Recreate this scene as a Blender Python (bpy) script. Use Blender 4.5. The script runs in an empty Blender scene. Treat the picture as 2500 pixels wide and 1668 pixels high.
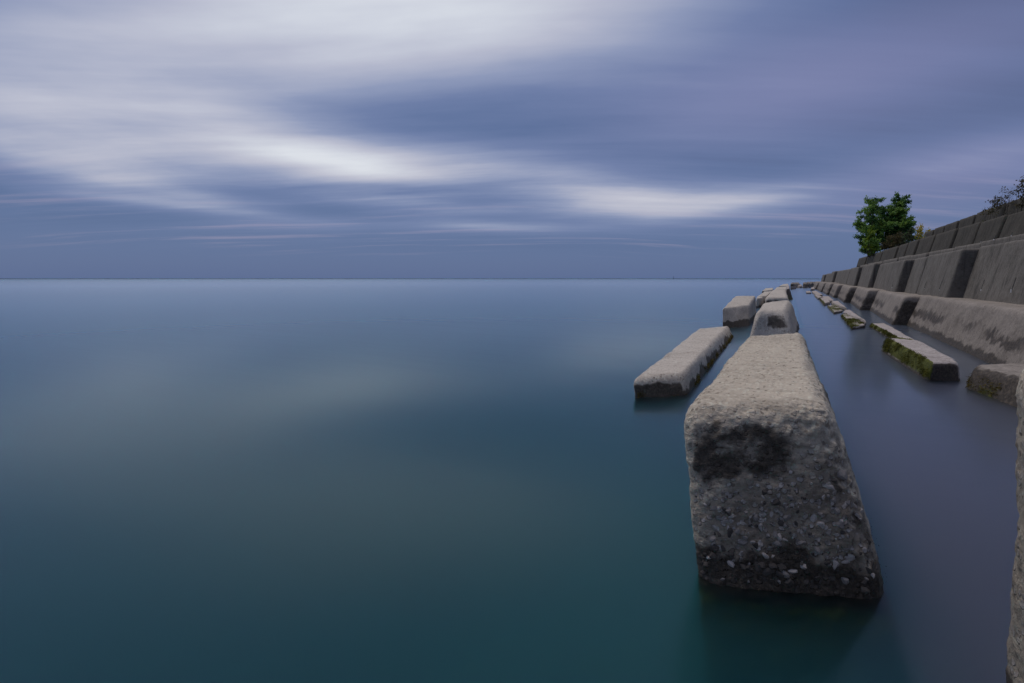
import bpy, math, random
import numpy as np
from mathutils import Vector
from mathutils.bvhtree import BVHTree

random.seed(7)
rng = np.random.default_rng(7)
SC = bpy.context.scene
COL = SC.collection

# ------------------------------------------------------------------ camera
EYE = 1.12                                   # eye height over the water, metres
LENS = 17.0
FPX = LENS / 36 * 2500                       # focal length in photo pixels (photo 2500 x 1668)
PITCH = math.atan((834 - 680) / FPX)         # the horizon lies at row 680
YAW = math.radians(29.733)                   # camera turned left of +Y, the line of the sea wall
FWD = np.array([-math.sin(YAW) * math.cos(PITCH), math.cos(YAW) * math.cos(PITCH), -math.sin(PITCH)])
RGT = np.array([math.cos(YAW), math.sin(YAW), 0.0])
UPV = np.cross(RGT, FWD)
cam_data = bpy.data.cameras.new('camera')
cam_data.lens = LENS
cam_data.sensor_width = 36
cam_data.clip_start = 0.05
cam_data.clip_end = 30000
cam = bpy.data.objects.new('camera', cam_data)
COL.objects.link(cam)
cam.location = (0, 0, EYE)
cam.rotation_euler = (math.pi / 2 - PITCH, 0, YAW)
SC.camera = cam


def ray(x, y):
    return FWD + RGT * (x - 1250) / FPX + UPV * (834 - y) / FPX


def atz(x, y, z):
    d = ray(x, y)
    return np.array([0, 0, EYE]) + d * ((z - EYE) / d[2])


def atx(x, y, X):
    d = ray(x, y)
    return np.array([0, 0, EYE]) + d * (X / d[0])


def aty(x, y, Y):
    d = ray(x, y)
    return np.array([0, 0, EYE]) + d * (Y / d[1])


# ------------------------------------------------------------------ node helpers
class NT:
    def __init__(self, tree):
        self.t = tree
        self.n = tree.nodes
        self.l = tree.links

    def put(self, sock, v):
        if isinstance(v, bpy.types.NodeSocket):
            self.l.new(v, sock)
        elif v is not None:
            if isinstance(v, (tuple, list)) and sock.type == 'RGBA' and len(v) == 3:
                v = (*v, 1)
            sock.default_value = v

    def node(self, kind, ins=None, **props):
        nd = self.n.new(kind)
        for k, v in props.items():
            setattr(nd, k, v)
        for k, v in (ins or {}).items():
            self.put(nd.inputs[k], v)
        return nd

    def m(self, op, a, b=None, c=None, clamp=False):
        nd = self.n.new('ShaderNodeMath')
        nd.operation = op
        nd.use_clamp = clamp
        for i, v in enumerate((a, b, c)):
            if v is not None:
                self.put(nd.inputs[i], v)
        return nd.outputs[0]

    def add(self, a, b): return self.m('ADD', a, b)
    def sub(self, a, b): return self.m('SUBTRACT', a, b)
    def mul(self, a, b): return self.m('MULTIPLY', a, b)

    def ramp01(self, v, lo, hi, a=0.0, b=1.0, smooth=True):
        nd = self.n.new('ShaderNodeMapRange')
        nd.interpolation_type = 'SMOOTHSTEP' if smooth else 'LINEAR'
        self.put(nd.inputs[0], v)
        for i, q in enumerate((lo, hi, a, b)):
            self.put(nd.inputs[i + 1], q)
        return nd.outputs[0]

    def noise(self, vec, scale=5, detail=3, rough=0.5, dist=0.0):
        nd = self.node('ShaderNodeTexNoise', {'Vector': vec, 'Scale': scale, 'Detail': detail, 'Roughness': rough, 'Distortion': dist})
        return nd.outputs[0]

    def mapv(self, vec, scale=(1, 1, 1), loc=(0, 0, 0)):
        return self.node('ShaderNodeMapping', {'Vector': vec, 'Scale': scale, 'Location': loc}).outputs[0]

    def mix(self, f, a, b):
        nd = self.n.new('ShaderNodeMix')
        nd.data_type = 'RGBA'
        self.put(nd.inputs[0], f)
        self.put(nd.inputs[6], a)
        self.put(nd.inputs[7], b)
        return nd.outputs[2]

    def ramp(self, v, stops):
        nd = self.n.new('ShaderNodeValToRGB')
        e = nd.color_ramp.elements
        while len(e) < len(stops):
            e.new(0.5)
        for q, (p, c) in zip(e, stops):
            q.position = p
            q.color = (*c, 1)
        self.put(nd.inputs[0], v)
        return nd.outputs[0]


# ------------------------------------------------------------------ sky: dusk overcast with long drawn-out clouds
SUN_AZ = math.radians(70)        # left of +Y, over the lake
SUN_EL = math.radians(70)
world = bpy.data.worlds.new('World')
SC.world = world
world.use_nodes = True
w = NT(world.node_tree)
w.n.clear()
SKY_K = 0.1
gen = w.node('ShaderNodeTexCoord').outputs['Generated']
sep = w.node('ShaderNodeSeparateXYZ', {0: gen})
dx, dy, dz = sep.outputs
fh = (-math.sin(YAW), math.cos(YAW))
rh = (math.cos(YAW), math.sin(YAW))
cr = w.add(w.mul(dx, rh[0]), w.mul(dy, rh[1]))       # compass axes: across the lake view, and out over the lake
cf = w.add(w.mul(dx, fh[0]), w.mul(dy, fh[1]))
az = w.m('ARCTAN2', cr, cf)
el = w.m('ARCSINE', dz)
elc = w.m('MAXIMUM', el, 0.0)
den = w.add(w.m('MAXIMUM', dz, 0.0), 0.09)
pu = w.m('DIVIDE', cr, den)
pv = w.m('DIVIDE', cf, den)
plane = w.node('ShaderNodeCombineXYZ', {0: pu, 1: pv, 2: 0.0}).outputs[0]
warp = w.noise(w.mapv(plane, (0.16, 0.22, 1)), 1.0, 2, 0.5)
pv2 = w.add(pv, w.mul(w.sub(warp, 0.5), 1.6))
plane2 = w.node('ShaderNodeCombineXYZ', {0: pu, 1: pv2, 2: 0.0}).outputs[0]
n_big = w.noise(w.mapv(plane2, (0.16, 0.55, 1), (3.1, 1.7, 0)), 1.0, 3, 0.5)
n_mid = w.noise(w.mapv(plane2, (0.22, 1.25, 1), (7.3, 0.4, 0)), 1.0, 4, 0.55)
n_fine = w.noise(w.mapv(plane2, (0.30, 2.3, 1), (1.3, 9.2, 0)), 1.0, 5, 0.62)


def bank(px, py, hw, hh, wt, tilt=0.0, up_open=False):
    """a drawn-out bank of cloud at a fixed bearing and elevation"""
    d = ray(px, py)
    a0 = math.atan2(d[0] * rh[0] + d[1] * rh[1], d[0] * fh[0] + d[1] * fh[1])
    e0 = math.asin(d[2] / np.linalg.norm(d))
    k = math.cos(a0)
    sa, se = hw / FPX * k * k, hh / FPX * k
    u = w.sub(az, a0)
    v = w.sub(el, e0)
    v = w.sub(v, w.mul(u, tilt))
    u = w.m('DIVIDE', u, sa)
    v = w.m('DIVIDE', v, se)
    if up_open:
        v = w.m('MINIMUM', v, 0.0)
    r2 = w.add(w.mul(u, u), w.mul(v, v))
    return w.mul(w.m('EXPONENT', w.mul(r2, -0.5)), wt)


banks = [bank(1130, -40, 470, 110, 0.60, 0.0),
         bank(690, 345, 240, 46, 0.40, -0.10), bank(830, 400, 190, 24, 0.30, -0.10),
         bank(200, 320, 230, 46, 0.34, -0.06), bank(250, 425, 330, 34, 0.34, -0.15),
         bank(1560, 488, 240, 30, 0.36, -0.05), bank(1420, 460, 150, 20, 0.22, -0.1), bank(1830, 482, 190, 24, 0.18, 0.12),
         bank(330, 130, 620, 150, 0.30, 0.0), bank(2080, 180, 420, 80, 0.26, 0.05),
         bank(2330, 400, 190, 26, 0.18, 0.1), bank(1200, 400, 220, 28, 0.24, -0.05),
         bank(930, 490, 150, 18, 0.24, -0.05), bank(1230, 556, 150, 9, 0.20, -0.02), bank(420, 500, 260, 10, 0.16, -0.05),
         bank(1760, 350, 300, 42, -0.10, 0.0), bank(1180, 300, 300, 50, -0.10, 0.0),
         bank(2450, -20, 520, 160, -0.42, 0.0), bank(480, 455, 150, 12, -0.08, -0.08)]
tot = banks[0]
for b in banks[1:]:
    tot = w.add(tot, b)
n_mott = w.noise(w.mapv(plane2, (0.55, 1.1, 1), (5.1, 2.2, 0)), 1.0, 5, 0.6)
tot = w.mul(tot, w.add(0.35, w.add(w.mul(n_mid, 0.7), w.mul(n_mott, 0.6))))
lift = w.ramp01(elc, 0.0, 0.7, 0.12, 0.36, False)
streak_fade = w.mul(w.ramp01(elc, 0.03, 0.16), w.ramp01(elc, 0.25, 0.7, 1.0, 0.5))
st = w.mul(w.sub(n_mott, 0.5), 0.30)
for nn_, amp_ in ((n_big, 0.42), (n_mid, 0.30), (n_fine, 0.30)):
    st = w.add(st, w.mul(w.sub(nn_, 0.5), amp_))
tone = w.add(lift, w.add(tot, w.mul(st, streak_fade)))
cloud = w.ramp(tone, [(0.0, (0.064, 0.102, 0.215)), (0.14, (0.090, 0.138, 0.280)), (0.30, (0.138, 0.184, 0.340)),
                      (0.50, (0.248, 0.290, 0.440)), (0.72, (0.445, 0.462, 0.565)), (1.0, (0.690, 0.722, 0.770))])
cream = w.mul(w.ramp01(tone, 0.36, 0.75), w.ramp01(elc, 0.10, 0.34, 0.3, 0.0))
cloud = w.mix(cream, cloud, (0.60, 0.565, 0.590))
lav = w.m('MINIMUM', w.add(bank(2080, 180, 430, 95, 0.36, 0.05), bank(2350, 420, 250, 60, 0.3, 0.1)), 0.6)
cloud = w.mix(lav, cloud, (0.275, 0.250, 0.430))
# thin warm edges low over the water
pinkm = w.mul(w.mul(w.ramp01(n_fine, 0.52, 0.70), w.mul(w.ramp01(elc, 0.035, 0.07), w.ramp01(elc, 0.10, 0.20, 1.0, 0.0))), 0.55)
cloud = w.mix(w.mul(pinkm, 0.55), cloud, (0.38, 0.315, 0.43))
sky = w.node('ShaderNodeTexSky', sky_type='NISHITA', sun_disc=False)
sky.sun_elevation = SUN_EL
sky.sun_rotation = -SUN_AZ
sky.air_density = 1.0
cloud10 = w.node('ShaderNodeVectorMath', {0: cloud, 'Scale': 1.0 / SKY_K}, operation='SCALE').outputs[0]
mixed = w.mix(0.94, sky.outputs[0], cloud10)
bg = w.node('ShaderNodeBackground', {0: mixed, 1: SKY_K})
w.l.new(bg.outputs[0], w.node('ShaderNodeOutputWorld').inputs[0])

sun_d = bpy.data.lights.new('sun', 'SUN')
sun_d.energy = 1.5
sun_d.angle = math.radians(30)
sun_d.color = (1.0, 0.92, 0.84)
sun = bpy.data.objects.new('sun', sun_d)
COL.objects.link(sun)
sdir = Vector((-math.sin(SUN_AZ) * math.cos(SUN_EL), math.cos(SUN_AZ) * math.cos(SUN_EL), math.sin(SUN_EL)))
sun.rotation_euler = sdir.to_track_quat('Z', 'Y').to_euler()
sun.location = (-20, 20, 30)

SC.view_settings.view_transform = 'Standard'
SC.view_settings.look = 'None'
SC.view_settings.exposure = 0.12
SC.view_settings.gamma = 1.0
SC.view_settings.use_curve_mapping = False
SC.cycles.volume_bounces = 1
SC.cycles.max_bounces = 8
SC.cycles.sample_clamp_indirect = 4.0


# ------------------------------------------------------------------ mesh helpers
def _hash(ix, iy, iz, seed):
    h = (ix.astype(np.int64) * 374761393 + iy.astype(np.int64) * 668265263 + iz.astype(np.int64) * 2147483647 + seed * 1274126177) & 0xFFFFFFFF
    h = ((h ^ (h >> 13)) * 1274126177) & 0xFFFFFFFF
    h = ((h ^ (h >> 16)) * 2246822519) & 0xFFFFFFFF
    return ((h ^ (h >> 15)) & 0xFFFFFF) / float(0xFFFFFF)


def vnoise(P, seed=0):
    i = np.floor(P).astype(np.int64)
    f = P - i
    f = f * f * f * (f * (f * 6 - 15) + 10)
    out = 0
    for a in (0, 1):
        for b in (0, 1):
            for c in (0, 1):
                wgt = (f[:, 0] if a else 1 - f[:, 0]) * (f[:, 1] if b else 1 - f[:, 1]) * (f[:, 2] if c else 1 - f[:, 2])
                out = out + wgt * _hash(i[:, 0] + a, i[:, 1] + b, i[:, 2] + c, seed)
    return out * 2 - 1


def fbm(P, octaves=4, seed=0, gain=0.5):
    P = np.asarray(P, float)
    amp, tot_, out = 1.0, 0.0, 0
    for o in range(octaves):
        out = out + amp * vnoise(P * 2.03 ** o + 17.3 * o, seed + o)
        tot_ += amp
        amp *= gain
    return out / tot_


def sstep(x, a, b):
    t = np.clip((x - a) / (b - a), 0, 1)
    return t * t * (3 - 2 * t)


def mesh_np(name, V, Fq, attrs=None, smooth=True):
    me = bpy.data.meshes.new(name)
    V = np.asarray(V, np.float32)
    Fq = np.asarray(Fq, np.int32)
    k = Fq.shape[1]
    me.vertices.add(len(V))
    me.vertices.foreach_set('co', V.ravel())
    me.loops.add(Fq.size)
    me.loops.foreach_set('vertex_index', Fq.ravel())
    me.polygons.add(len(Fq))
    me.polygons.foreach_set('loop_start', np.arange(0, Fq.size, k, dtype=np.int32))
    me.polygons.foreach_set('loop_total', np.full(len(Fq), k, np.int32))
    me.update(calc_edges=True)
    me.validate()
    if smooth:
        me.polygons.foreach_set('use_smooth', np.ones(len(Fq), bool))
    for an, av in (attrs or {}).items():
        at = me.attributes.new(an, 'FLOAT', 'POINT')
        at.data.foreach_set('value', np.asarray(av, np.float32))
    return me


def vert_normals(V, Fq):
    a, b, c, d = (V[Fq[:, i]] for i in range(4))
    fn = np.cross(c - a, d - b)
    N = np.zeros_like(V)
    for i in range(4):
        np.add.at(N, Fq[:, i], fn)
    return N / np.maximum(np.linalg.norm(N, axis=1, keepdims=True), 1e-9)


def rounded_box(corners, r, res, seed=0, rough=0.012, rough2=0.004, chip=0.5, freq=4.0, pit=0.0):
    """corners: 8 points, bottom nl nr fr fl, then top nl nr fr fl. returns V, F, N, unit coords"""
    C = np.asarray(corners, float)
    ex = np.linalg.norm((C[1] - C[0] + C[2] - C[3] + C[5] - C[4] + C[6] - C[7]) / 4)
    ey = np.linalg.norm((C[3] - C[0] + C[2] - C[1] + C[7] - C[4] + C[6] - C[5]) / 4)
    ez = np.linalg.norm((C[4:] - C[:4]).mean(0))
    D = np.array([ex, ey, ez])
    n = np.maximum(3, np.ceil(D / np.broadcast_to(res, 3)).astype(int))
    n = np.minimum(n, 420)
    allv, faces, base = [], [], 0
    for ax in range(3):
        o = [i for i in range(3) if i != ax]
        for side in (0, 1):
            g = np.meshgrid(np.linspace(0, 1, n[o[0]] + 1), np.linspace(0, 1, n[o[1]] + 1), indexing='ij')
            v = np.zeros((g[0].size, 3))
            v[:, o[0]] = g[0].ravel()
            v[:, o[1]] = g[1].ravel()
            v[:, ax] = side
            m0, m1 = g[0].shape
            idx = np.arange(m0 * m1).reshape(m0, m1) + base
            q = np.stack([idx[:-1, :-1], idx[1:, :-1], idx[1:, 1:], idx[:-1, 1:]], -1).reshape(-1, 4)
            flip = (side == 0) ^ (ax == 1)
            if flip:
                q = q[:, ::-1]
            allv.append(v)
            faces.append(q)
            base += len(v)
    V = np.concatenate(allv)
    Fq = np.concatenate(faces)
    key = np.round(V * 1e6).astype(np.int64)
    _, first, inv = np.unique(key, axis=0, return_index=True, return_inverse=True)
    U = V[first]
    Fq = inv.ravel()[Fq]
    # round the edges in metres, with a radius that wanders
    P = (U - 0.5) * D
    rr = r * (1 + chip * fbm(P * 2.2 + seed * 3.1, 3, seed))[:, None]
    rr = np.clip(rr, 0.15 * r, 0.48 * D.min())
    inner = np.clip(P, -(D / 2 - rr), D / 2 - rr)
    dv = P - inner
    ln = np.linalg.norm(dv, axis=1, keepdims=True)
    P = inner + dv / np.maximum(ln, 1e-9) * np.minimum(ln, rr)
    T = P / D + 0.5
    a, b, c = T[:, :1], T[:, 1:2], T[:, 2:]
    bot = C[0] * (1 - a) * (1 - b) + C[1] * a * (1 - b) + C[2] * a * b + C[3] * (1 - a) * b
    top = C[4] * (1 - a) * (1 - b) + C[5] * a * (1 - b) + C[6] * a * b + C[7] * (1 - a) * b
    W = bot * (1 - c) + top * c
    N = vert_normals(W, Fq)
    disp = rough * fbm(W * freq + seed * 7.7, 4, seed + 5) + rough2 * fbm(W * 38 + seed, 3, seed + 9, 0.6)
    if pit:
        end = sstep(-N[:, 1], 0.2, 0.6) * (0.35 + 0.65 * sstep(U[:, 0], 0.55, 0.95))
        disp = disp - pit * end * np.clip(fbm(W * np.array([15, 15, 22]), 3, seed + 31) - 0.12, 0, 1) + 0.35 * pit * end * fbm(W * 26, 3, seed + 37)
    W = W + N * disp[:, None]
    N = vert_normals(W, Fq)
    return W, Fq, N, U


def link(name, me, mat, parent=None, origin=None):
    o = bpy.data.objects.new(name, me)
    COL.objects.link(o)
    if mat:
        me.materials.append(mat)
    if origin is not None:
        o.location = origin
    if parent is not None:
        o.parent = parent
        pl = np.array(parent.location)
        o.location = np.array(o.location) - pl
    return o


def tag(o, label=None, cat=None, group=None, kind=None):
    if label: o['label'] = label
    if cat: o['category'] = cat
    if group: o['group'] = group
    if kind: o['kind'] = kind
    return o


# ------------------------------------------------------------------ materials
def concrete(name, light, dark, speck=0.5, grain=60.0, bump=0.5, streaks=0.0, damp_shade_col=(0.030, 0.0225, 0.016),
             mosscol=((0.042, 0.050, 0.008), (0.115, 0.120, 0.018)), aggregate=0.0, strip=0.0):
    mat = bpy.data.materials.new(name)
    mat.use_nodes = True
    t = NT(mat.node_tree)
    bs = t.n['Principled BSDF']
    co = t.node('ShaderNodeTexCoord').outputs['Object']
    big = t.noise(co, 2.2, 4, 0.55)
    mid = t.noise(co, 13, 4, 0.6)
    fine = t.noise(co, grain, 4, 0.7)
    v = t.add(t.mul(big, 0.45), t.add(t.mul(mid, 0.30), t.mul(fine, 0.25 + speck * 0.3)))
    col = t.mix(t.ramp01(v, 0.30, 0.72), dark, light)
    # pale and dark grains of sand and stone
    cell = t.node('ShaderNodeTexVoronoi', {'Vector': co, 'Scale': grain * 1.3, 'Randomness': 1.0})
    cv = t.node('ShaderNodeSeparateColor', {0: cell.outputs['Color']}).outputs[0]
    col = t.mix(t.mul(t.ramp01(cv, 0.80, 0.95), 0.35 * speck), col, tuple(min(0.75, q * 1.7) for q in light))
    col = t.mix(t.mul(t.ramp01(cv, 0.10, 0.0), 0.65 * speck), col, tuple(q * 0.35 for q in dark))
    height = t.add(t.mul(mid, 0.5), t.mul(fine, 0.5))
    if streaks:
        s1 = t.noise(t.mapv(co, (9, 9, 0.7)), 1.0, 4, 0.6)
        s2 = t.noise(t.mapv(co, (28, 28, 1.3)), 1.0, 3, 0.6)
        sm = t.mul(t.ramp01(t.add(t.mul(s1, 0.6), t.mul(s2, 0.4)), 0.47, 0.66), streaks)
        col = t.mix(sm, col, tuple(q * 0.42 for q in dark))
    if strip:
        s3 = t.noise(t.mapv(co, (3.0, 34, 34)), 1.0, 4, 0.65)
        sm = t.mul(t.ramp01(s3, 0.50, 0.68), strip)
        col = t.mix(sm, col, tuple(q * 0.55 for q in dark))
        height = t.add(height, t.mul(s3, -0.6))
    if aggregate:
        ag = t.node('ShaderNodeTexVoronoi', {'Vector': t.node('ShaderNodeVectorMath', {0: co, 1: t.node('ShaderNodeVectorMath', {0: t.node('ShaderNodeTexNoise', {'Vector': co, 'Scale': 38.0}).outputs['Color'], 'Scale': 0.016}, operation='SCALE').outputs[0]}, operation='ADD').outputs[0], 'Scale': 40.0, 'Randomness': 1.0}, feature='F1')
        agc = t.node('ShaderNodeSeparateColor', {0: ag.outputs['Color']}).outputs[1]
        am = t.mul(t.ramp01(ag.outputs['Distance'], 0.46, 0.36), t.ramp01(agc, 0.36, 0.46))
        expo = t.node('ShaderNodeAttribute', attribute_name='expo').outputs['Fac']
        am = t.mul(am, t.mul(expo, aggregate))
        col = t.mix(t.mul(expo, t.ramp01(big, 0.3, 0.7, 0.35, 0.85)), col, t.mix(fine, (0.075, 0.056, 0.040), (0.27, 0.212, 0.158)))
        col = t.mix(t.mul(am, 0.85), col, t.mix(cv, (0.20, 0.17, 0.145), (0.56, 0.50, 0.45)))
        height = t.add(height, t.mul(am, 1.1))
    dn = t.add(t.mul(mid, 0.6), t.mul(fine, 0.4))
    damp = t.node('ShaderNodeAttribute', attribute_name='damp').outputs['Fac']  # real damp, plus shade painted on the wall's end faces
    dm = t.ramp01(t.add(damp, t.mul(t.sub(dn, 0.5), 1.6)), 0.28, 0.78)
    dcol = t.mix(t.ramp01(fine, 0.40, 0.70), damp_shade_col, tuple(q * 3.0 for q in damp_shade_col))
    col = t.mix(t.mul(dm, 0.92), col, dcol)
    moss = t.node('ShaderNodeAttribute', attribute_name='moss').outputs['Fac']
    mm = t.ramp01(t.add(moss, t.mul(t.sub(dn, 0.5), 1.1)), 0.38, 0.66)
    mcol = t.mix(t.ramp01(t.add(t.mul(fine, 0.5), t.mul(mid, 0.5)), 0.40, 0.62), mosscol[0], mosscol[1])
    col = t.mix(mm, col, mcol)
    t.put(bs.inputs['Base Color'], col)
    t.put(bs.inputs['Roughness'], t.mix(t.mul(dm, 0.8), (0.92, 0.92, 0.92), (0.55, 0.55, 0.55)))
    t.put(bs.inputs['Specular IOR Level'], 0.25)
    bp = t.node('ShaderNodeBump', {'Strength': bump, 'Distance': 0.02, 'Height': height})
    t.put(bs.inputs['Normal'], bp.outputs[0])
    return mat


def plain(name, c1, c2, scale=8.0, rough=0.85, trans=0.0):
    mat = bpy.data.materials.new(name)
    mat.use_nodes = True
    t = NT(mat.node_tree)
    bs = t.n['Principled BSDF']
    co = t.node('ShaderNodeTexCoord').outputs['Object']
    nz = t.noise(co, scale, 3, 0.6)
    col = t.mix(t.ramp01(nz, 0.35, 0.65), c1, c2)
    t.put(bs.inputs['Base Color'], col)
    bs.inputs['Roughness'].default_value = rough
    bs.inputs['Specular IOR Level'].default_value = 0.25
    if trans:
        tr = t.node('ShaderNodeBsdfTranslucent', {'Color': col})
        mx = t.node('ShaderNodeMixShader', {0: trans, 1: bs.outputs[0], 2: tr.outputs[0]})
        t.l.new(mx.outputs[0], t.n['Material Output'].inputs[0])
    return mat


M_HERO = concrete('weathered_concrete_coarse', (0.53, 0.455, 0.350), (0.225, 0.180, 0.130), speck=1.0, grain=70, bump=0.8, aggregate=1.0, strip=0.35)
M_BLOCK = concrete('weathered_concrete', (0.50, 0.44, 0.365), (0.21, 0.172, 0.135), speck=0.9, grain=48, bump=0.7)
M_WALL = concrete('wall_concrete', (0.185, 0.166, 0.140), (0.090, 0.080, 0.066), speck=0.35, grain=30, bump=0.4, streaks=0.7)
M_WALL_BASE = concrete('wall_base_concrete', (0.29, 0.252, 0.212), (0.138, 0.117, 0.095), speck=0.5, grain=34, bump=0.45, streaks=0.2, damp_shade_col=(0.034, 0.026, 0.018))
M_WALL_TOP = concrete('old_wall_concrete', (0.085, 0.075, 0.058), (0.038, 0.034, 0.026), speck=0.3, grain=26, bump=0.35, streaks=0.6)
M_STONE = concrete('shore_concrete', (0.42, 0.37, 0.335), (0.16, 0.135, 0.118), speck=0.7, grain=40, bump=0.6)
M_PEBBLE = plain('pale_stone', (0.24, 0.205, 0.18), (0.56, 0.50, 0.45), 45.0)
M_PEBBLE2 = plain('brown_stone', (0.040, 0.033, 0.027), (0.12, 0.102, 0.088), 40.0)
M_PEBBLE3 = plain('grey_stone', (0.14, 0.122, 0.106), (0.34, 0.30, 0.27), 50.0)
M_MOSS = plain('moss', (0.042, 0.044, 0.008), (0.120, 0.118, 0.020), 9.0, 0.9, 0.25)
M_ALGAE = plain('brown_algae', (0.050, 0.040, 0.008), (0.13, 0.095, 0.015), 14.0, 0.8, 0.15)
M_LIME = plain('lime_deposit', (0.62, 0.62, 0.62), (0.80, 0.80, 0.80), 40.0)
M_HOLE = plain('wet_drain_streak', (0.030, 0.030, 0.030), (0.055, 0.053, 0.050), 20.0)

# ------------------------------------------------------------------ water and lake bed
wm = bpy.data.materials.new('lake_water')
wm.use_nodes = True
t = NT(wm.node_tree)
t.n.clear()
geo = t.node('ShaderNodeNewGeometry')
mp = t.node('ShaderNodeMapping', {'Vector': geo.outputs['Position'], 'Rotation': (0, 0, -YAW), 'Scale': (0.22, 1.5, 1)})
rip = t.noise(mp.outputs[0], 1.0, 4, 0.55)
bp = t.node('ShaderNodeBump', {'Strength': 0.07, 'Distance': 0.05, 'Height': rip})
fr = t.node('ShaderNodeFresnel', {'IOR': 1.335, 'Normal': bp.outputs[0]})
gl_a = t.node('ShaderNodeBsdfGlossy', {'Color': (0.84, 0.94, 1.0, 1), 'Roughness': 0.13, 'Normal': bp.outputs[0]})
gl_b = t.node('ShaderNodeBsdfGlossy', {'Color': (0.84, 0.94, 1.0, 1), 'Roughness': 0.22, 'Normal': bp.outputs[0]})
gl = t.node('ShaderNodeMixShader', {0: 0.4, 1: gl_a.outputs[0], 2: gl_b.outputs[0]})      # calm film and small chop averaged over the exposure
tp0 = t.node('ShaderNodeBsdfTransparent')
tp1 = t.node('ShaderNodeBsdfRefraction', {'IOR': 1.03, 'Roughness': 0.55})      # water that moved all through the exposure: what lies below is blurred
tp = t.node('ShaderNodeMixShader', {0: 0.6, 1: tp0.outputs[0], 2: tp1.outputs[0]})
mx = t.node('ShaderNodeMixShader', {0: fr.outputs[0], 1: tp.outputs[0], 2: gl.outputs[0]})
vs = t.node('ShaderNodeVolumeScatter', {'Color': (0.10, 0.42, 0.58, 1), 'Density': 1.0, 'Anisotropy': 0.0})
va = t.node('ShaderNodeVolumeAbsorption', {'Color': (0.10, 0.52, 0.55, 1), 'Density': 2.2})
ad = t.node('ShaderNodeAddShader', {0: vs.outputs[0], 1: va.outputs[0]})
out = t.node('ShaderNodeOutputMaterial')
t.l.new(mx.outputs[0], out.inputs[0])
t.l.new(ad.outputs[0], out.inputs[1])

R = 9000.0
V = [(-R, -R, -30), (R, -R, -30), (R, R, -30), (-R, R, -30), (-R, -R, 0), (R, -R, 0), (R, R, 0), (-R, R, 0)]
Fw = [(0, 3, 2, 1), (4, 5, 6, 7), (0, 1, 5, 4), (1, 2, 6, 5), (2, 3, 7, 6), (3, 0, 4, 7)]
water = link('water', mesh_np('water', V, Fw, smooth=False), wm)
tag(water, 'still blue grey lake water smoothed to the horizon', 'water', kind='structure')

# murky water added between blocks and wall; its violet colour paints the clouds' reflection
sm_ = bpy.data.materials.new('violet_silt')
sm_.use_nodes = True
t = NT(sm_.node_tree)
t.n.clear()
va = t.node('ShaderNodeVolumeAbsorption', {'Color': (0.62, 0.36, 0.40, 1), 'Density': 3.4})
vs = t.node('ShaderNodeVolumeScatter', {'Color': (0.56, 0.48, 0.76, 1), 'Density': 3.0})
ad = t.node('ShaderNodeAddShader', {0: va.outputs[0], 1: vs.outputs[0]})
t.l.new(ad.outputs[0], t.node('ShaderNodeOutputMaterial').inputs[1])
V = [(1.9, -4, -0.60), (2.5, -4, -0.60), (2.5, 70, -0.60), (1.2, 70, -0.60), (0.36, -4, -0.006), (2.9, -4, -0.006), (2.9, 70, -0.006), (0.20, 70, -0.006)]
silt = link('violet_silt', mesh_np('violet_silt', V, Fw, smooth=False), sm_)
tag(silt, 'murky water tinted violet for reflected clouds in the channel between blocks and wall', 'water', kind='stuff')

bed_mat = bpy.data.materials.new('lake_bed_sand_and_silt')
bed_mat.use_nodes = True
t = NT(bed_mat.node_tree)
pos = t.node('ShaderNodeNewGeometry').outputs['Position']
px_ = t.node('ShaderNodeSeparateXYZ', {0: pos}).outputs[0]
nz_ = t.noise(pos, 0.9, 4, 0.6)
sand = t.ramp01(t.add(px_, t.mul(t.sub(nz_, 0.5), 0.8)), -0.6, 0.4, 1.0, 0.0)      # sand on the lake side, dark silt in the channel
t.put(t.n['Principled BSDF'].inputs['Base Color'], t.mix(sand, (0.045, 0.042, 0.035), t.mix(nz_, (0.15, 0.16, 0.14), (0.25, 0.26, 0.23))))
t.n['Principled BSDF'].inputs['Roughness'].default_value = 0.95
xs = np.concatenate([np.linspace(-8000, -60, 6), np.linspace(-40, -6, 18), np.linspace(-5.5, 6, 60), np.linspace(60, 8000, 5)])
ys = np.concatenate([np.linspace(-8000, -60, 5), np.linspace(-30, 130, 90), np.linspace(200, 8000, 6)])
gx, gy = np.meshgrid(xs, ys, indexing='ij')
_u = np.clip(-gx - 0.2, 0, 12)
gz = -0.64 - 0.42 * _u * _u / (_u + 1.2) + 0.06 * fbm(np.stack([gx.ravel() * 0.8, gy.ravel() * 0.8, gx.ravel() * 0], 1), 3, 3).reshape(gx.shape)
idx = np.arange(gx.size).reshape(gx.shape)
q = np.stack([idx[:-1, :-1], idx[1:, :-1], idx[1:, 1:], idx[:-1, 1:]], -1).reshape(-1, 4)
bed = link('lake_bed', mesh_np('lake_bed', np.stack([gx.ravel(), gy.ravel(), gz.ravel()], 1), q), bed_mat)
tag(bed, kind='structure')


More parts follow.
